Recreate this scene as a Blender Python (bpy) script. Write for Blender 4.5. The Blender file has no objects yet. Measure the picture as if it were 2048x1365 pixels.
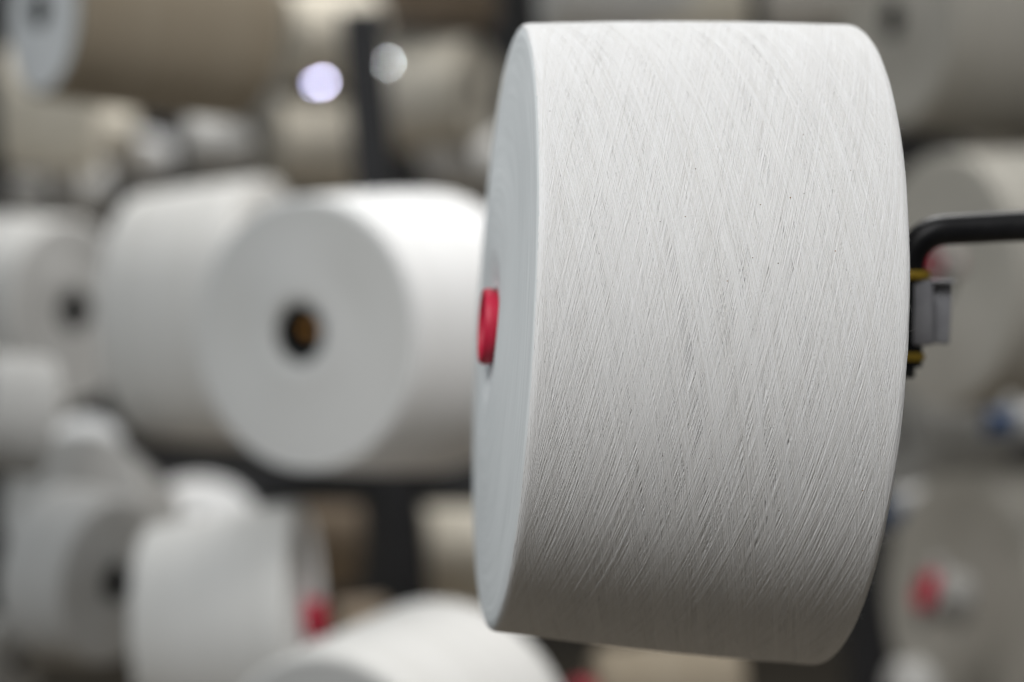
import bpy, math, random
import numpy as np
from mathutils import Vector, Matrix

S = bpy.context.scene
COL = S.collection
random.seed(7)
rng = np.random.default_rng(11)

# ------------------------------------------------------------------ camera
F = 4836.0                      # focal length in pixels of the 2048 px wide photograph
cam = bpy.data.cameras.new('camera')
cam.lens = 85.0; cam.sensor_width = 36.0
cam.clip_start = 0.05; cam.clip_end = 200
cam.dof.use_dof = True
cam.dof.focus_distance = 0.885
cam.dof.aperture_fstop = 4.1
cam.dof.aperture_blades = 0
co = bpy.data.objects.new('camera', cam); COL.objects.link(co)
co.location = (0, 0, 0); co.rotation_euler = (math.radians(90), 0, 0)
S.camera = co

# ------------------------------------------------------------------ world, lamps, exposure
w = bpy.data.worlds.new('World'); S.world = w; w.use_nodes = True
bg = w.node_tree.nodes['Background']
bg.inputs[0].default_value = (0.9, 0.95, 1.0, 1); bg.inputs[1].default_value = 0.095

def area(name, loc, target, sx, sy, power, color):
    l = bpy.data.lights.new(name, 'AREA'); l.shape = 'RECTANGLE'; l.size = sx; l.size_y = sy
    l.energy = power; l.color = color
    o = bpy.data.objects.new(name, l); COL.objects.link(o); o.location = loc
    o.rotation_euler = (Vector(target) - Vector(loc)).to_track_quat('-Z', 'Y').to_euler()
    return o
k_ = area('hall_lamp_front', (-0.50, -0.66, 1.45), (0.10, 0.95, 0), 0.8, 0.7, 5.0, (0.995, 0.994, 0.99))
k_.data.spread = math.radians(60)
area('hall_lamp_back', (0.2, 2.9, 2.2), (-0.3, 2.8, 0), 1.4, 1.0, 58, (1.0, 0.995, 0.98))
k2_ = area('fill_right', (1.5, 1.3, 1.5), (-0.2, 1.9, 0.05), 0.7, 0.7, 2.15, (1.0, 0.99, 0.97))  # added fill, unseen, aimed at the side of the bright white package
k2_.data.spread = math.radians(47)
area('fill_left_cool', (-1.5, 1.05, 0.6), (-0.1, 1.4, 0.05), 0.6, 0.6, 5.0, (0.82, 0.93, 1.0))  # unseen cool fill, added to brighten the left-facing package ends

S.view_settings.view_transform = 'Standard'; S.view_settings.look = 'None'
S.view_settings.exposure = 0.0; S.view_settings.gamma = 1.0
S.view_settings.use_curve_mapping = False
S.render.engine = 'CYCLES'
S.cycles.use_denoising = True
try: S.cycles.denoiser = 'OPENIMAGEDENOISE'
except Exception: pass
S.cycles.max_bounces = 6; S.cycles.diffuse_bounces = 4
S.cycles.use_adaptive_sampling = False

# ------------------------------------------------------------------ helpers
def at(px, py, d):              # the point d metres deep seen at a photograph pixel
    return Vector(((px - 1024) / F * d, d, -(py - 682.5) / F * d))

def mat(name, col, rough=0.8, metal=0.0, spec=0.5, build=None):
    m = bpy.data.materials.new(name); m.use_nodes = True
    b = m.node_tree.nodes['Principled BSDF']
    b.inputs['Base Color'].default_value = (*col, 1)
    b.inputs['Roughness'].default_value = rough
    b.inputs['Metallic'].default_value = metal
    b.inputs['Specular IOR Level'].default_value = spec
    if build: build(m.node_tree, b)
    return m

def mottled(c1, c2, scale, bump=0.0, bscale=200):
    def f(nt, b):
        N = nt.nodes; L = nt.links
        tc = N.new('ShaderNodeTexCoord')
        n = N.new('ShaderNodeTexNoise'); n.inputs['Scale'].default_value = scale; n.inputs['Detail'].default_value = 5
        L.new(tc.outputs['Object'], n.inputs['Vector'])
        r = N.new('ShaderNodeValToRGB'); r.color_ramp.elements[0].position = 0.35; r.color_ramp.elements[1].position = 0.65
        r.color_ramp.elements[0].color = (*c1, 1); r.color_ramp.elements[1].color = (*c2, 1)
        L.new(n.outputs['Fac'], r.inputs['Fac']); L.new(r.outputs['Color'], b.inputs['Base Color'])
        if bump:
            n2 = N.new('ShaderNodeTexNoise'); n2.inputs['Scale'].default_value = bscale; n2.inputs['Detail'].default_value = 4
            L.new(tc.outputs['Object'], n2.inputs['Vector'])
            bp = N.new('ShaderNodeBump'); bp.inputs['Strength'].default_value = bump; bp.inputs['Distance'].default_value = 0.001
            L.new(n2.outputs['Fac'], bp.inputs['Height']); L.new(bp.outputs['Normal'], b.inputs['Normal'])
    return f

def yarn_far(nt, b, c1=(0.66, 0.65, 0.62), c2=(0.76, 0.75, 0.73)):
    # wound yarn: rings of slightly different shade round the axis, fine winding bump
    N = nt.nodes; L = nt.links
    tc = N.new('ShaderNodeTexCoord'); mp = N.new('ShaderNodeMapping'); mp.inputs['Scale'].default_value = (1.5, 1.5, 60)
    L.new(tc.outputs['Object'], mp.inputs['Vector'])
    n = N.new('ShaderNodeTexNoise'); n.inputs['Scale'].default_value = 1.0; n.inputs['Detail'].default_value = 3
    L.new(mp.outputs['Vector'], n.inputs['Vector'])
    r = N.new('ShaderNodeValToRGB'); r.color_ramp.elements[0].color = (*c1, 1); r.color_ramp.elements[1].color = (*c2, 1)
    r.color_ramp.elements[0].position = 0.3; r.color_ramp.elements[1].position = 0.7
    L.new(n.outputs['Fac'], r.inputs['Fac']); L.new(r.outputs['Color'], b.inputs['Base Color'])
    n2 = N.new('ShaderNodeTexNoise'); n2.inputs['Scale'].default_value = 500; n2.inputs['Detail'].default_value = 2
    L.new(tc.outputs['Object'], n2.inputs['Vector'])
    bp = N.new('ShaderNodeBump'); bp.inputs['Strength'].default_value = 0.3; bp.inputs['Distance'].default_value = 0.0005
    L.new(n2.outputs['Fac'], bp.inputs['Height']); L.new(bp.outputs['Normal'], b.inputs['Normal'])

def yarn_near(nt, b):
    N = nt.nodes; L = nt.links
    tc = N.new('ShaderNodeTexCoord')
    at_ = N.new('ShaderNodeAttribute'); at_.attribute_name = 'shade'
    r = N.new('ShaderNodeValToRGB')
    r.color_ramp.elements[0].color = (0.74, 0.73, 0.71, 1); r.color_ramp.elements[1].color = (0.85, 0.85, 0.85, 1)
    L.new(at_.outputs['Fac'], r.inputs['Fac'])
    # seed flecks caught in the cotton
    v = N.new('ShaderNodeTexVoronoi'); v.inputs['Scale'].default_value = 150
    L.new(tc.outputs['Object'], v.inputs['Vector'])
    sep = N.new('ShaderNodeSeparateColor'); L.new(v.outputs['Color'], sep.inputs['Color'])
    th = N.new('ShaderNodeMath'); th.operation = 'MULTIPLY'; th.inputs[1].default_value = 0.048
    L.new(sep.outputs['Red'], th.inputs[0])
    lt = N.new('ShaderNodeMath'); lt.operation = 'LESS_THAN'
    L.new(v.outputs['Distance'], lt.inputs[0]); L.new(th.outputs[0], lt.inputs[1])
    fr = N.new('ShaderNodeValToRGB'); fr.color_ramp.elements[0].color = (0.09, 0.075, 0.065, 1); fr.color_ramp.elements[1].color = (0.30, 0.15, 0.05, 1)
    L.new(sep.outputs['Green'], fr.inputs['Fac'])
    mx = N.new('ShaderNodeMix'); mx.data_type = 'RGBA'
    L.new(lt.outputs[0], mx.inputs[0]); L.new(r.outputs['Color'], mx.inputs[6]); L.new(fr.outputs['Color'], mx.inputs[7])
    L.new(mx.outputs[2], b.inputs['Base Color'])
    n2 = N.new('ShaderNodeTexNoise'); n2.inputs['Scale'].default_value = 3500; n2.inputs['Detail'].default_value = 2
    L.new(tc.outputs['Object'], n2.inputs['Vector'])
    bp = N.new('ShaderNodeBump'); bp.inputs['Strength'].default_value = 0.2; bp.inputs['Distance'].default_value = 0.00006
    L.new(n2.outputs['Fac'], bp.inputs['Height']); L.new(bp.outputs['Normal'], b.inputs['Normal'])

def yarn_face(nt, b):
    # end of the package: turns of yarn seen edge on, circles round the axis
    N = nt.nodes; L = nt.links
    tc = N.new('ShaderNodeTexCoord')
    sx = N.new('ShaderNodeSeparateXYZ'); L.new(tc.outputs['Object'], sx.inputs[0])
    p1 = N.new('ShaderNodeMath'); p1.operation = 'POWER'; p1.inputs[1].default_value = 2; L.new(sx.outputs[0], p1.inputs[0])
    p2 = N.new('ShaderNodeMath'); p2.operation = 'POWER'; p2.inputs[1].default_value = 2; L.new(sx.outputs[1], p2.inputs[0])
    a = N.new('ShaderNodeMath'); a.operation = 'ADD'; L.new(p1.outputs[0], a.inputs[0]); L.new(p2.outputs[0], a.inputs[1])
    s = N.new('ShaderNodeMath'); s.operation = 'SQRT'; L.new(a.outputs[0], s.inputs[0])
    m = N.new('ShaderNodeMath'); m.operation = 'MULTIPLY'; m.inputs[1].default_value = 700; L.new(s.outputs[0], m.inputs[0])
    cx = N.new('ShaderNodeCombineXYZ'); L.new(m.outputs[0], cx.inputs[0])
    m3 = N.new('ShaderNodeMath'); m3.operation = 'MULTIPLY'; m3.inputs[1].default_value = 22; L.new(sx.outputs[1], m3.inputs[0]); L.new(m3.outputs[0], cx.inputs[1])
    m4 = N.new('ShaderNodeMath'); m4.operation = 'MULTIPLY'; m4.inputs[1].default_value = 22; L.new(sx.outputs[0], m4.inputs[0]); L.new(m4.outputs[0], cx.inputs[2])
    n = N.new('ShaderNodeTexNoise'); n.inputs['Scale'].default_value = 1.0; n.inputs['Detail'].default_value = 4
    L.new(cx.outputs[0], n.inputs['Vector'])
    r = N.new('ShaderNodeValToRGB'); r.color_ramp.elements[0].position = 0.3; r.color_ramp.elements[1].position = 0.7
    r.color_ramp.elements[0].color = (0.70, 0.72, 0.72, 1); r.color_ramp.elements[1].color = (0.82, 0.84, 0.84, 1)
    L.new(n.outputs['Fac'], r.inputs['Fac']); L.new(r.outputs['Color'], b.inputs['Base Color'])
    bp = N.new('ShaderNodeBump'); bp.inputs['Strength'].default_value = 0.5; bp.inputs['Distance'].default_value = 0.0006
    L.new(n.outputs['Fac'], bp.inputs['Height']); L.new(bp.outputs['Normal'], b.inputs['Normal'])

M = {
 'near': mat('cotton_yarn', (0.8, 0.8, 0.78), 0.9, spec=0.15, build=yarn_near),
 'face': mat('cotton_package_end', (0.75, 0.76, 0.76), 0.95, spec=0.1, build=yarn_face),
 'fibre': mat('loose_cotton', (0.8, 0.8, 0.78), 0.9, spec=0.1, build=mottled((0.7, 0.69, 0.66), (0.8, 0.8, 0.79), 40)),
 'white': mat('white_yarn', (0.8, 0.8, 0.8), 0.95, spec=0.1, build=lambda nt, b: yarn_far(nt, b, (0.80, 0.80, 0.79), (0.86, 0.86, 0.86))),
 'raw': mat('raw_yarn', (0.7, 0.7, 0.68), 0.95, spec=0.1, build=lambda nt, b: yarn_far(nt, b)),
 'cream': mat('cream_yarn', (0.66, 0.62, 0.54), 0.95, spec=0.1, build=lambda nt, b: yarn_far(nt, b, (0.70, 0.64, 0.53), (0.78, 0.73, 0.63))),
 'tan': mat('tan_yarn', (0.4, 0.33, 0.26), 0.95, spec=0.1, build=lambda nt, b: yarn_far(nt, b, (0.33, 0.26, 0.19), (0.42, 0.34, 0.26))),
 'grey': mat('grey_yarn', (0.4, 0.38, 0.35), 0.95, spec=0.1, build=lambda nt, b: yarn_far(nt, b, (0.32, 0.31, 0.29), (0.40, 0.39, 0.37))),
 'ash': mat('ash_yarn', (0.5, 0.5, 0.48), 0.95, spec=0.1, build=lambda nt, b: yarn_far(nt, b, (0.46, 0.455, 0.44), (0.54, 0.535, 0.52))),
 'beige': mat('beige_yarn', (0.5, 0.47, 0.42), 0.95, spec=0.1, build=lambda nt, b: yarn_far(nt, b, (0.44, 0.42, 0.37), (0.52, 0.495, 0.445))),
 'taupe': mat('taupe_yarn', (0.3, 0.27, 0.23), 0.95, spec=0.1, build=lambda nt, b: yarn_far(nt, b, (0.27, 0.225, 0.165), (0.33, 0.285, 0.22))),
 'red': mat('red_plastic', (0.62, 0.01, 0.05), 0.55, build=mottled((0.44, 0.008, 0.035), (0.55, 0.011, 0.05), 60)),
 'blue': mat('blue_plastic', (0.05, 0.11, 0.25), 0.4, build=mottled((0.02, 0.045, 0.10), (0.035, 0.07, 0.15), 60)),
 'black': mat('black_plastic', (0.02, 0.02, 0.02), 0.5, build=mottled((0.014, 0.014, 0.014), (0.028, 0.028, 0.026), 60)),
 'steel': mat('black_painted_steel', (0.02, 0.02, 0.022), 0.4, spec=0.2, build=mottled((0.008, 0.008, 0.009), (0.014, 0.014, 0.015), 90, 0.25, 160)),
 'frame': mat('frame_paint', (0.03, 0.03, 0.033), 0.5, build=mottled((0.012, 0.012, 0.014), (0.022, 0.022, 0.025), 12, 0.1, 80)),
 'zinc': mat('zinc_plate', (0.30, 0.30, 0.32), 0.5, 0.0, build=mottled((0.30, 0.30, 0.32), (0.38, 0.38, 0.40), 80, 0.15, 200)),
 'brass': mat('yellow_washer', (0.50, 0.33, 0.03), 0.4, 0.2, build=mottled((0.42, 0.27, 0.02), (0.55, 0.37, 0.04), 90)),
 'wood': mat('peg_wood', (0.45, 0.22, 0.06), 0.5, build=mottled((0.50, 0.23, 0.05), (0.62, 0.30, 0.08), 50)),
 'floor': mat('hall_floor', (0.40, 0.30, 0.19), 0.6, build=mottled((0.22, 0.185, 0.14), (0.27, 0.23, 0.18), 2.5, 0.2, 30)),
 'wall': mat('hall_wall', (0.25, 0.24, 0.23), 0.9, build=mottled((0.10, 0.097, 0.092), (0.14, 0.135, 0.13), 1.5)),
}

def mesh_obj(name, verts, faces, m, parent=None, smooth=True, sharp=None):
    me = bpy.data.meshes.new(name); me.from_pydata([tuple(v) for v in verts], [], faces); me.update()
    if smooth: me.polygons.foreach_set('use_smooth', [True] * len(me.polygons))
    if sharp and smooth:
        me.set_sharp_from_angle(angle=math.radians(sharp))
    me.materials.append(M[m])
    o = bpy.data.objects.new(name, me); COL.objects.link(o)
    if parent: o.parent = parent
    return o

def lathe(profile, n=96, closed=False):
    """profile: list of (r, z) -> verts, faces round local z"""
    V = []; Fc = []
    for r, z in profile:
        for k in range(n):
            a = 2 * math.pi * k / n
            V.append((r * math.cos(a), r * math.sin(a), z))
    P = len(profile)
    for i in range(P - 1 if not closed else P):
        j = (i + 1) % P
        for k in range(n):
            k2 = (k + 1) % n
            Fc.append((i * n + k, i * n + k2, j * n + k2, j * n + k))
    return V, Fc

def disc_cap(V, Fc, ring, n, flip=False):
    f = tuple(range(ring * n, ring * n + n))
    Fc.append(f[::-1] if flip else f)

def tag(o, label=None, cat=None, group=None, kind=None):
    if label: o['label'] = label
    if cat: o['category'] = cat
    if group: o['group'] = group
    if kind: o['kind'] = kind
    return o

def frame_from(axis, up=Vector((0, 0, 1))):
    z = axis.normalized(); x = up.cross(z).normalized(); y = z.cross(x)
    return Matrix((x, y, z)).transposed().to_4x4()

def empty(name, loc, axis):
    o = bpy.data.objects.new(name, None); COL.objects.link(o)
    o.empty_display_size = 0.02
    o.matrix_world = Matrix.Translation(loc) @ frame_from(axis)
    return o

def box(name, c, sx, sy, sz, m, parent=None, bev=0.0015, rot=None):
    x, y, z = sx / 2, sy / 2, sz / 2; b = min(bev, x * .9, y * .9, z * .9)
    import bmesh
    bm = bmesh.new(); bmesh.ops.create_cube(bm, size=1.0)
    for v in bm.verts: v.co = Vector((v.co.x * sx, v.co.y * sy, v.co.z * sz))
    bmesh.ops.bevel(bm, geom=bm.edges[:], offset=b, segments=3, profile=0.5, affect='EDGES')
    if rot: bmesh.ops.transform(bm, matrix=rot, verts=bm.verts)
    bmesh.ops.translate(bm, vec=c, verts=bm.verts)
    me = bpy.data.meshes.new(name); bm.to_mesh(me); bm.free()
    me.polygons.foreach_set('use_smooth', [True] * len(me.polygons)); me.set_sharp_from_angle(angle=math.radians(35))
    me.materials.append(M[m]); o = bpy.data.objects.new(name, me); COL.objects.link(o)
    if parent: o.parent = parent
    return o

def sweep(name, pts, r, m, parent=None, n=20, cap=True):
    pts = [Vector(p) for p in pts]; V = []; Fc = []
    up = Vector((0, 1, 0))
    for i, p in enumerate(pts):
        t = (pts[min(i + 1, len(pts) - 1)] - pts[max(i - 1, 0)]).normalized()
        a = up.cross(t)
        if a.length < 1e-4: a = Vector((1, 0, 0)).cross(t)
        a.normalize(); b = t.cross(a)
        for k in range(n):
            an = 2 * math.pi * k / n
            V.append(p + a * (r * math.cos(an)) + b * (r * math.sin(an)))
    for i in range(len(pts) - 1):
        for k in range(n):
            k2 = (k + 1) % n
            Fc.append((i * n + k, i * n + k2, (i + 1) * n + k2, (i + 1) * n + k))
    if cap:
        Fc.append(tuple(range(n))[::-1]); Fc.append(tuple(range((len(pts) - 1) * n, len(pts) * n)))
    return mesh_obj(name, V, Fc, m, parent, sharp=50)

# ------------------------------------------------------------------ setting
def plane(name, a, b, c, d, m):
    o = mesh_obj(name, [a, b, c, d], [(0, 1, 2, 3)], m, smooth=False); tag(o, kind='structure'); return o
plane('floor', (-8, -4, -1.05), (8, -4, -1.05), (8, 9, -1.05), (-8, 9, -1.05), 'floor')
plane('back_wall', (-8, 8.5, -1.05), (8, 8.5, -1.05), (8, 8.5, 4), (-8, 8.5, 4), 'wall')

# ------------------------------------------------------------------ the sharp yarn package in front
pn = at(1004, 655, 1.000); pb = at(1653, 690, 1.0135)
AX = pb - pn; LEN = AX.length; RN, RB = 0.1246, 0.1330
root = empty('yarn_package', pn, AX)
tag(root, 'large sharp off-white cotton yarn package in the foreground, on the black bent arm', 'yarn package')

def rad(z):                                   # radius of the winding at axial place z (array ok)
    u = z / LEN
    return RN + (RB - RN) * u + 0.0012 * np.sin(np.pi * np.clip(u, 0, 1))

def edge_drop(z, d=0.0032):                   # the winding rolls over at both rims
    e = np.minimum(z, LEN - z); t = np.clip(1 - e / d, 0, 1)
    return d * 0.75 * (1 - np.sqrt(1 - np.minimum(t, 0.999) ** 2))

def build_main():
    V = []; Q = []; SH = []
    nv = 0
    # core surface under the threads
    n = 256
    zs = np.concatenate([np.linspace(0, .004, 7), np.linspace(.004, LEN - .004, 40)[1:-1], np.linspace(LEN - .004, LEN, 7)])
    th = np.linspace(0, 2 * np.pi, n, endpoint=False)
    rr = rad(zs) - edge_drop(zs) - 0.00075
    X = rr[:, None] * np.cos(th); Y = rr[:, None] * np.sin(th); Z = np.repeat(zs[:, None], n, 1)
    V.append(np.stack([X, Y, Z], -1).reshape(-1, 3)); SH.append(np.full(X.size, 0.4))
    i = np.arange(len(zs) - 1)[:, None]; k = np.arange(n)[None]
    k2 = (k + 1) % n
    Q.append(np.stack([i * n + k, i * n + k2, (i + 1) * n + k2, (i + 1) * n + k], -1).reshape(-1, 4)); nv = X.size
    # back cap (plain annulus)
    NB = nv
    rr2 = np.array([rr[-1], RB * .6, .03]); zz2 = np.array([LEN, LEN + .003, LEN + .002])
    X = rr2[:, None] * np.cos(th); Y = rr2[:, None] * np.sin(th); Z = np.repeat(zz2[:, None], n, 1)
    V.append(np.stack([X, Y, Z], -1).reshape(-1, 3)); SH.append(np.full(X.size, 0.6))
    i = np.arange(2)[:, None]
    Q.append(NB + np.stack([i * n + k, i * n + k2, (i + 1) * n + k2, (i + 1) * n + k], -1).reshape(-1, 4)); nv += X.size
    # wound threads, each pass runs from one rim to the other
    K = 110
    u = np.linspace(0, 1, K)
    def ramp(e):
        v = np.minimum(1, np.minimum(u, 1 - u) / e + 0.03); c = np.cumsum(v); c -= c[0]; return c / c[-1]
    phase = 0.0; gi = 0; left = 0; dr_ = 1; sp_ = 1.0; SD = -1
    passes = []
    N1 = 4100
    for j in range(N1):
        level = j / N1
        if left > 0: phase += 0.0088 + rng.normal(0, 0.0015); left -= 1
        elif level > .965:
            phase = rng.uniform(0, 2 * np.pi); dr_ = SD if rng.random() < .62 else -SD; sp_ = rng.uniform(.85, 1.1); left = rng.integers(0, 4)
        else:
            gi += 1; phase = (gi * 0.6180339887 % 1 + rng.uniform(-.012, .012)) * 2 * np.pi; dr_ = SD if rng.random() < (.5 if level < .9 else .52) else -SD; sp_ = rng.uniform(.86, 1.14); left = rng.integers(1, 5) if rng.random() < .3 else 0
        passes.append((phase, dr_, level, sp_ * rng.uniform(.996, 1.004)))
    for (ph, dr, level, spd) in passes:
        e = rng.uniform(.05, .2)
        z0 = abs(rng.normal(0, .0012)) + .0003; z1 = LEN - abs(rng.normal(0, .0012)) - .0003
        zc = z0 + (z1 - z0) * ramp(e)
        zc = zc + 0.00025 * np.sin(u * rng.uniform(20, 60) + rng.uniform(0, 6)) * np.minimum(1, np.minimum(u, 1 - u) * 12)
        tt = ph + dr * u * (2 * np.pi * 0.88) * spd
        r0 = rng.choice([.00014, .00016, .00019]) * rng.uniform(.85, 1.1)
        lift = -0.00054 + 0.00064 * level + 0.00002 * np.sin(u * rng.uniform(60, 160) + rng.uniform(0, 6))
        R = rad(zc) - edge_drop(zc) + lift
        P = np.stack([R * np.cos(tt), R * np.sin(tt), zc], -1)
        T = np.gradient(P, axis=0); T /= np.linalg.norm(T, axis=1)[:, None]
        Nn = np.stack([np.cos(tt), np.sin(tt), np.zeros(K)], -1)
        B = np.cross(T, Nn); B /= np.linalg.norm(B, axis=1)[:, None]
        w_ = r0 * (1 + 0.10 * np.sin(u * rng.uniform(30, 90) + rng.uniform(0, 6)))[:, None]
        rings = [P + B * w_ * c + Nn * w_ * s for c, s in ((-1, -.45), (-.66, .66), (0, .98), (.66, .66), (1, -.45))]
        A = np.stack(rings, 1).reshape(-1, 3)
        V.append(A)
        sh = np.clip(0.58 + 0.24 * rng.normal(), 0, 1)
        SH.append(np.full(len(A), sh))
        i = np.arange(K - 1)[:, None]; k_ = np.arange(4)[None]
        q = np.stack([i * 5 + k_, i * 5 + k_ + 1, (i + 1) * 5 + k_ + 1, (i + 1) * 5 + k_], -1).reshape(-1, 4)
        Q.append(q + nv); nv += len(A)
    V = np.concatenate(V).astype(np.float32); Q = np.concatenate(Q).astype(np.int32); SH = np.concatenate(SH).astype(np.float32)
    me = bpy.data.meshes.new('wound_yarn')
    me.vertices.add(len(V)); me.vertices.foreach_set('co', V.ravel())
    me.loops.add(Q.size); me.loops.foreach_set('vertex_index', Q.ravel())
    me.polygons.add(len(Q)); me.polygons.foreach_set('loop_start', np.arange(0, Q.size, 4, dtype=np.int32))
    me.polygons.foreach_set('loop_total', np.full(len(Q), 4, dtype=np.int32))
    me.polygons.foreach_set('use_smooth', np.ones(len(Q), dtype=bool))
    me.update(calc_edges=True)
    a = me.attributes.new('shade', 'FLOAT', 'POINT'); a.data.foreach_set('value', SH)
    me.materials.append(M['near'])
    o = bpy.data.objects.new('wound_yarn', me); COL.objects.link(o); o.parent = root
build_main()

# end face of the package, a shallow dome with an uneven ridge round the tube
prof = []
for t in np.linspace(0, 1, 60):
    r = 0.0165 + (RN - 0.0012 - 0.0165) * t
    q = r / RN
    h = 0.0062 * (1 - q ** 1.7) - 0.0030 * math.exp(-((q - .13) / .09) ** 2)
    h += 0.0003 * math.sin(q * 17) * (1 - q)
    prof.append((r, -h + 0.0012 * 0 + (0.0009 if t > .985 else 0)))
V_, F_ = lathe(prof, 256)
V_ = [(x, y, z + (0.0006 * math.sin(3 * math.atan2(y, x) + 1) + 0.0011 * math.sin(2 * math.atan2(y, x) + 2.4)) * math.exp(-((math.hypot(x, y) / RN - .5) / .3) ** 2)) for x, y, z in V_]
mesh_obj('end_face', V_, [f[::-1] for f in F_], 'face', root)
# red plastic tube through the middle
tube = [(0.0125, 0.05), (0.0125, -.0070), (0.0135, -.0085), (0.0148, -.0088), (0.0157, -.0078), (0.0158, -.0055), (0.0152, -.0040), (0.0155, .0), (0.0158, .05), (0.021, LEN + .012), (0.0185, LEN + .012), (0.0125, 0.05)]
V_, F_ = lathe(tube, 64)
mesh_obj('tube', V_, F_, 'red', root)

# loose cotton hairs standing off the winding
def hairs(count):
    V = []; Fc = []
    for _ in range(count):
        if rng.random() < .25: z = LEN - abs(rng.normal(0, .004))
        else: z = rng.uniform(.001, LEN - .001)
        th = rng.uniform(0, 2 * math.pi)
        L = rng.uniform(.0015, .006) * (1.4 if rng.random() < .1 else 1)
        r0 = float(rad(z)) - float(edge_drop(np.array(z))) + .0001
        p = Vector((r0 * math.cos(th), r0 * math.sin(th), z))
        n = Vector((math.cos(th), math.sin(th), 0)); tg = Vector((-math.sin(th), math.cos(th), rng.normal(0, .5)))
        d = (n * rng.uniform(.15, .7) + tg * rng.choice([-1, 1])).normalized()
        cu = Vector(rng.normal(0, 1, 3)) * .35
        b0 = len(V); seg = 6; hr = 0.000022
        for s in range(seg + 1):
            for a in range(3):
                an = a * 2.094
                V.append(p + (n * math.cos(an) + tg.cross(n) * math.sin(an)) * hr * (1 - .5 * s / seg))
            d = (d + cu * .35 - n * .10).normalized()
            if s == 3: cu = Vector(rng.normal(0, 1, 3)) * .5
            p = p + d * (L / seg)
        for s in range(seg):
            for a in range(3):
                a2 = (a + 1) % 3
                Fc.append((b0 + s * 3 + a, b0 + s * 3 + a2, b0 + s * 3 + 3 + a2, b0 + s * 3 + 3 + a))
    o = mesh_obj('loose_fibres', V, Fc, 'fibre', root); tag(o, kind='stuff')
hairs(2600)

# ------------------------------------------------------------------ the bent arm that carries it
D0 = 1.03
arm = bpy.data.objects.new('bent_support', None); COL.objects.link(arm); arm.location = at(1838, 640, D0)
tag(arm, 'black bent steel arm with grey pivot block and yellow washers, right of the big package', 'bracket arm')
inv = Vector(arm.location)
def A(px, py, d=D0): return at(px, py, d) - inv
pts = [A(2400, 440), A(2250, 441), A(2048, 452), A(1980, 455), A(1930, 458)]
for a in np.linspace(0, math.pi / 2, 12):
    pts.append(A(1895 - 78 * math.sin(a), 538 - 78 * math.cos(a)))
pts += [A(1817, 560), A(1815, 640), A(1813, 735)]
sweep('rod', pts, 31 / F * D0, 'steel', arm, 28)
s_ = D0 / F
box('pivot_block', A(1812, 627), 100 * s_, 60 * s_, 130 * s_, 'zinc', arm, .0012, Matrix.Rotation(math.radians(-1), 4, 'Y'))
box('tab_plate', A(1882, 628, D0 + .006), 40 * s_, 14 * s_, 122 * s_, 'zinc', arm, .001, Matrix.Rotation(math.radians(3), 4, 'Y'))
box('tab_bridge', A(1876, 564, D0 + .004), 62 * s_, 50 * s_, 8 * s_, 'zinc', arm, .0008)
for (x, y, rw) in ((1817, 551, 42), (1813, 714, 34)):
    V_, F_ = lathe([(.006, -.0018), (rw * s_, -.0018), (rw * s_ + .0006, 0), (rw * s_, .0018), (.006, .0018), (.006, -.0018)], 40)
    c = A(x, y); V_ = [Vector(v) + c for v in V_]
    mesh_obj('washer', V_, F_, 'brass', arm, sharp=40)
V_, F_ = lathe([(.001, -.004), (.0055, -.004), (.006, -.003), (.006, .003), (.001, .004)], 6)
mesh_obj('nut', [Vector(v) + A(1802, 738) for v in V_], F_, 'black', arm, smooth=False)
ax = AX.normalized(); b0 = at(1800, 628, D0) - inv; b1 = pn - inv + ax * .03
sweep('spindle', [b0, (pb + ax * .02) - inv, b1], .007, 'steel', arm, 20)

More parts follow.
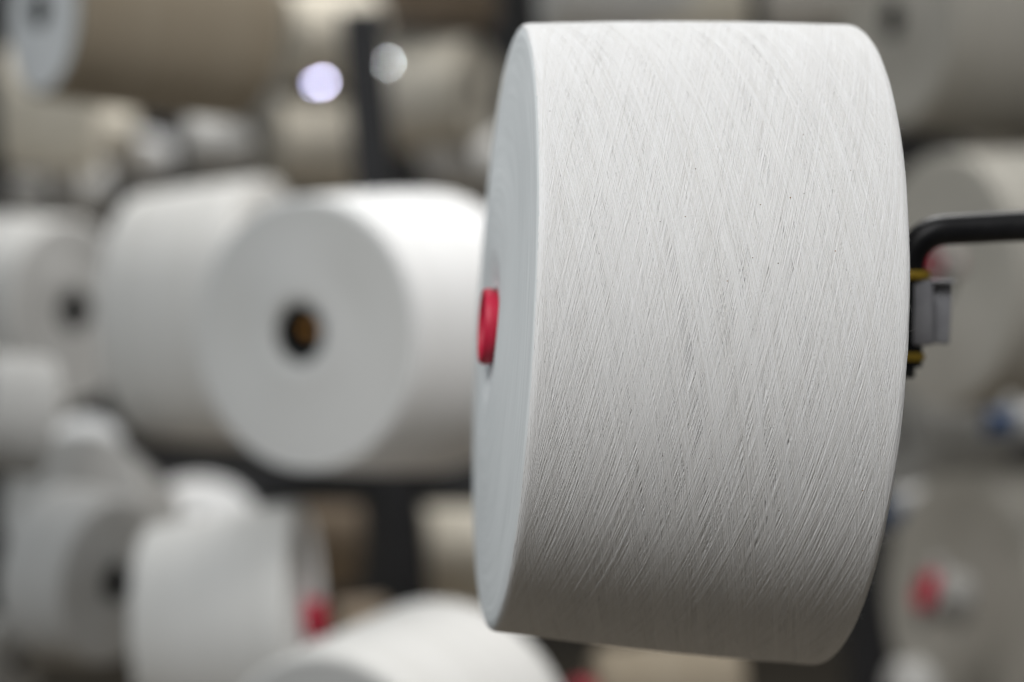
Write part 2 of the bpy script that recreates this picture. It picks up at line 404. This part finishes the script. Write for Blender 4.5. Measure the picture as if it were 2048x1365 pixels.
# ------------------------------------------------------------------ yarn packages behind
def package(px, py, d, h, yaw, L, yarn, label, tube_c='black', tilt=0.0, taper=3.5, hole=.17, group='yarn packages on the creel behind', face='f', out=.004, seg=72, dish=.03, end=None, wave=1.0):
    """nose centre at pixel, depth d, nose radius h px; the body runs off at yaw degrees (0 right, 90 away, 180 left)"""
    R = h * d / F
    y = math.radians(yaw); t = math.radians(tilt)
    axis = Vector((math.cos(y) * math.cos(t), math.sin(y) * math.cos(t), math.sin(t)))
    r = empty('yarn_package', at(px, py, d), axis)
    tag(r, label, 'yarn package', group)
    Rb = R + L * math.tan(math.radians(taper)); hr = R * hole; e = .0045
    dz = R * dish
    pr = [(hr * 1.02, .012), (hr * 1.05, -dz * .9), (hr * 1.5, -dz * 1.0), (hr * 2.0, -dz * .55), (R * .55, -dz * .35), (R * .8, -dz * .25), (R - e, 0)]
    for k in range(1, 6):
        a = k / 5 * math.pi / 2; pr.append((R - e + e * math.sin(a), e - e * math.cos(a)))
    for k in range(1, 8):
        u = k / 8; pr.append((R + (Rb - R) * u + .001 * math.sin(math.pi * u), e + (L - 2 * e) * u))
    for k in range(6):
        a = k / 5 * math.pi / 2; pr.append((Rb - e + e * math.cos(a), L - e + e * math.sin(a)))
    pr += [(max(Rb * .5, (Rb + hr) / 2), L + .003), (hr, L + .003)]
    V_, F_ = lathe(pr, seg)
    q1, q2 = random.uniform(0, 6), random.uniform(0, 6)
    V_ = [(x, y, z + wave * (R * .022 * math.sin(2 * math.atan2(y, x) + q1) + R * .012 * math.sin(3 * math.atan2(y, x) + q2)) * math.exp(-((math.hypot(x, y) / R - .5) / .22) ** 2) * (1 if z < .01 else 0)) for x, y, z in V_]
    wy = mesh_obj('wound_yarn', V_, F_, yarn, r)
    if end:
        wy.data.materials.append(M[end])
        for p_ in wy.data.polygons:
            if p_.index < 6 * seg: p_.material_index = 1
    ti = hr * .82; dp = min(.07, L * .8)
    V_, F_ = lathe([(.0002, dp), (ti, dp), (ti, -out), (hr * .95, -out - .001), (hr * 1.01, -out + .001), (hr * 1.01, .02), (hr * 1.01, L + .001), (ti, L + .001), (ti, dp + .0005)], 32)
    mesh_obj('tube', V_, F_, tube_c, r, sharp=40)
    return r, axis, R

P = package
G = 'yarn packages on the creel behind'
_, ax2, _ = P(606, 668, 1.80, 276, 58, .165, 'white', 'bright white package left of the big one, pale end with amber peg in black hole', tilt=0.6, hole=.21, end='raw', dish=.055)
pg = empty('spindle_peg', at(606, 660, 1.80) + ax2 * .006, ax2)
tag(pg, 'amber peg tip inside the black hole of the bright white package', 'peg')
V_, F_ = lathe([(.0005, -.003), (.004, -.002), (.0056, .002), (.0058, .012), (.0058, .045), (.0005, .046)], 24)
mesh_obj('peg_tip', [(x, y, z) for x, y, z in V_], F_, 'wood', pg)
P(292, 634, 2.30, 246, -14, .128, 'raw', 'white package seen side on, between the bright white one and the left edge one', tilt=1.5, taper=4.5)
P(146, 622, 2.50, 185, 146, .16, 'raw', 'pale package cut by the left edge at mid height, small dark hole in its end', taper=4, hole=.22, end='ash')
P(84, 22, 2.0, 172, 36, .185, 'taupe', 'shaded package in the top left corner, pale bluish end with a dark hole', tilt=0, taper=3, end='white', hole=.2)  # shade on the body is put into its taupe colour
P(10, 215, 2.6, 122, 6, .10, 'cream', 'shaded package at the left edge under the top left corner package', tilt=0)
# lower left heap
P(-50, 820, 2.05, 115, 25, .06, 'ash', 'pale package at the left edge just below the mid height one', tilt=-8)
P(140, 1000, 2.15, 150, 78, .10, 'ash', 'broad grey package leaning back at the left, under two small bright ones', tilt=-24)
P(172, 884, 2.35, 72, 100, .08, 'white', 'small bright domed package on the left, right one of two above the broad grey one', tilt=-42)
P(62, 800, 2.45, 62, 95, .07, 'raw', 'small pale domed package on the left, left one of two above the broad grey one', tilt=-42)
P(228, 1165, 2.0, 168, 150, .06, 'ash', 'shaded package low at the left with a dark hole in its shaded end', tilt=5, taper=5, hole=.22)  # neighbour's shadow put into the yarn colour, hence ash
P(390, 1048, 2.6, 125, 92, .08, 'white', 'small white domed package peeping over the tall pale one with the red core', tilt=-42)
P(612, 1240, 1.92, 236, 176, .125, 'raw', 'tall pale package low at the left with a red core sticking out to the right', 'red', tilt=-2, hole=.17, out=.014, taper=-7, dish=.0, wave=0, end='white')  # end coloured whiter to lift it out of the shade
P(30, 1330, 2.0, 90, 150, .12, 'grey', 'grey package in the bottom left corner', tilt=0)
P(655, 1590, 1.62, 285, 62, .165, 'raw', 'bright package rising from the bottom edge left of the big one', tilt=4, end='ash')

# farther rows, upper left
P(560, 75, 3.1, 98, 25, .12, 'cream', 'small cream package left of the black post near the top', tilt=0)
P(545, 285, 3.1, 88, 20, .12, 'cream', 'small cream package with brown underside directly under the violet lamps', tilt=0)
P(370, 285, 3.3, 60, 15, .09, 'raw', 'small pale package above the side-on white one', tilt=0)
P(272, 312, 3.5, 45, 80, .07, 'white', 'tiny white round package in the dark gap at upper left', tilt=0)
P(955, 180, 3.0, 105, 155, .12, 'cream', 'cream package right of the black post with a dark hole facing right', tilt=0)
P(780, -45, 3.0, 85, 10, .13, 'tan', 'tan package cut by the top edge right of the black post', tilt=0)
P(880, 330, 3.3, 60, 10, .09, 'raw', 'small pale package low behind the left rim of the big one', tilt=0)
P(120, 380, 3.6, 55, 10, .07, 'raw', 'small pale package over the one at the left edge', tilt=0)
P(20, 395, 3.7, 40, 10, .05, 'grey', 'small grey package at the left edge in the far row', tilt=0)
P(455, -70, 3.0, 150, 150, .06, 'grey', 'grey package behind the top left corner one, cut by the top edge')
P(195, 270, 3.45, 55, 12, .05, 'cream', 'small cream package left of the tiny white round one', tilt=0)
P(474, 190, 3.35, 128, 8, .045, 'ash', 'narrow upright grey package left of the two cream ones', tilt=0)
P(940, 300, 3.05, 48, 160, .06, 'white', 'small bright package tucked against the left rim of the big one', tilt=0)
P(95, 330, 3.4, 42, 14, .05, 'white', 'small white package above the one at the left edge', tilt=0)
P(395, 130, 3.4, 60, 10, .07, 'cream', 'small cream package showing past the end of the top left one', tilt=0)
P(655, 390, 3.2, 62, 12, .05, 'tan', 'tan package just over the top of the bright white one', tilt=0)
# farther, under the crossbeam
P(590, 1060, 3.0, 115, 15, .07, 'tan', 'tan package below the crossbeam, left of the black post')
P(845, 1110, 3.0, 100, 12, .10, 'cream', 'pinkish package below the crossbeam, right of the black post')
P(665, 1270, 2.8, 60, 15, .06, 'tan', 'brown package behind the red core')
# above and below the big package
P(1090, -60, 2.4, 130, 8, .14, 'raw', 'pale package behind the top edge, first right of the thin post')
P(1495, -10, 2.4, 95, 172, .10, 'cream', 'cream package behind the top edge with a dark hole')
P(1700, -40, 2.6, 95, 172, .09, 'raw', 'pale package behind the top edge above the right shoulder')
P(1190, 1412, 2.2, 115, 5, .13, 'taupe', 'taupe package with a red core peeping out under the big package', 'red', hole=.42, out=.02)
# right side, dim
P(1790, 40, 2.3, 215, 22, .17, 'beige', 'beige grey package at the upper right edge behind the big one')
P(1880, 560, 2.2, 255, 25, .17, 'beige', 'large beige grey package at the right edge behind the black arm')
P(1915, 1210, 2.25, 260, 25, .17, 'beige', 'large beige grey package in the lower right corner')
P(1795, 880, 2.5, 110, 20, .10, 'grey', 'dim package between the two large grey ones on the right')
P(1938, 250, 2.6, 45, 12, .05, 'raw', 'small pale package with blue core in the right upper gap', 'blue', hole=.5, out=.03)
P(2024, 845, 2.0, 34, 10, .06, 'ash', 'small pale package with blue core at the right edge', 'blue', hole=.8, out=.02)
P(1800, 1030, 2.4, 50, 30, .06, 'raw', 'small pale package with blue core beside the lower right of the big one', 'blue', hole=.5, out=.025)
P(1862, 1185, 2.05, 50, 8, .03, 'grey', 'small grey package with red core low on the right', 'red', hole=.75, out=.008, tilt=-16)
P(1790, 1400, 2.3, 75, 10, .12, 'raw', 'pale package cut by the bottom edge at the lower right')
P(1862, 528, 1.9, 26, 40, .025, 'grey', 'small grey package with red core behind the bend of the arm', 'red', hole=.95, out=.004)

# ------------------------------------------------------------------ creel frame
def beam(name, p0, p1, wpx, d, dep, m, label, cat, group=None):
    a = at(*p0, d); b = at(*p1, d); 
    ln = (b - a).length; wd = wpx / F * d
    me = box(name, Vector((0, 0, 0)), wd, dep, ln, m, None, .003)
    me.matrix_world = Matrix.Translation((a + b) / 2) @ frame_from(b - a, Vector((0, 1, 0)))
    tag(me, label, cat, group); return me
beam('creel_post', (862, 1700), (722, 22), 84, 2.65, .04, 'frame', 'thick black leaning post behind the bright white package', 'post', 'creel frame')
beam('creel_post', (1030, 500), (1008, -200), 38, 2.9, .03, 'frame', 'thin black post at the top left rim of the big package', 'post', 'creel frame')
beam('creel_post', (1640, 400), (1636, -200), 40, 2.9, .03, 'frame', 'black post behind the top right shoulder of the big package', 'post', 'creel frame')
beam('creel_post', (1745, 1700), (1735, 900), 90, 2.7, .04, 'frame', 'broad black post beside the lower right of the big package', 'post', 'creel frame')
beam('crossbeam', (250, 965), (1750, 985), 72, 2.72, .04, 'frame', 'black horizontal crossbeam under the row of white packages', 'crossbeam')
beam('crossbeam', (560, 72), (1000, 68), 45, 3.3, .03, 'frame', 'thin black crossbeam near the top between the posts', 'crossbeam')
beam('crossbeam', (160, 270), (560, 262), 110, 3.9, .03, 'frame', 'dark crossbeam behind the small packages at upper left', 'crossbeam')

# ------------------------------------------------------------------ small lamps far behind
def lamp(px, py, d, r, col, st, label):
    m = bpy.data.materials.new('lamp_glow'); m.use_nodes = True; nt = m.node_tree
    b = nt.nodes['Principled BSDF']; b.inputs['Emission Color'].default_value = (*col, 1); b.inputs['Emission Strength'].default_value = st
    M['glow'] = m
    o = bpy.data.objects.new('lamp', None); COL.objects.link(o); o.location = at(px, py, d); tag(o, label, 'lamp')
    V_, F_ = lathe([(.0002 + r * math.sin(a), -r * math.cos(a)) for a in np.linspace(0, math.pi, 13)], 24)
    mesh_obj('bulb', V_, F_, 'glow', o)
    V_, F_ = lathe([(.001, r * .8), (r * .8, r * .8), (r * .9, r * 1.5), (r * .5, r * 3), (.001, r * 3)], 24)
    mesh_obj('socket', V_, F_, 'black', o)
lamp(646, 164, 2.9, .0026, (0.74, 0.72, 1.0), 50, 'violet-white lamp glowing left of the thick post, the right of the pair')
lamp(631, 168, 2.9, .0017, (0.60, 0.62, 1.0), 45, 'violet-white lamp glowing left of the thick post, the left of the pair')
lamp(772.7, 126, 2.9, .0022, (0.85, 0.95, 1.0), 80, 'white lamp half hidden by the right side of the thick post')
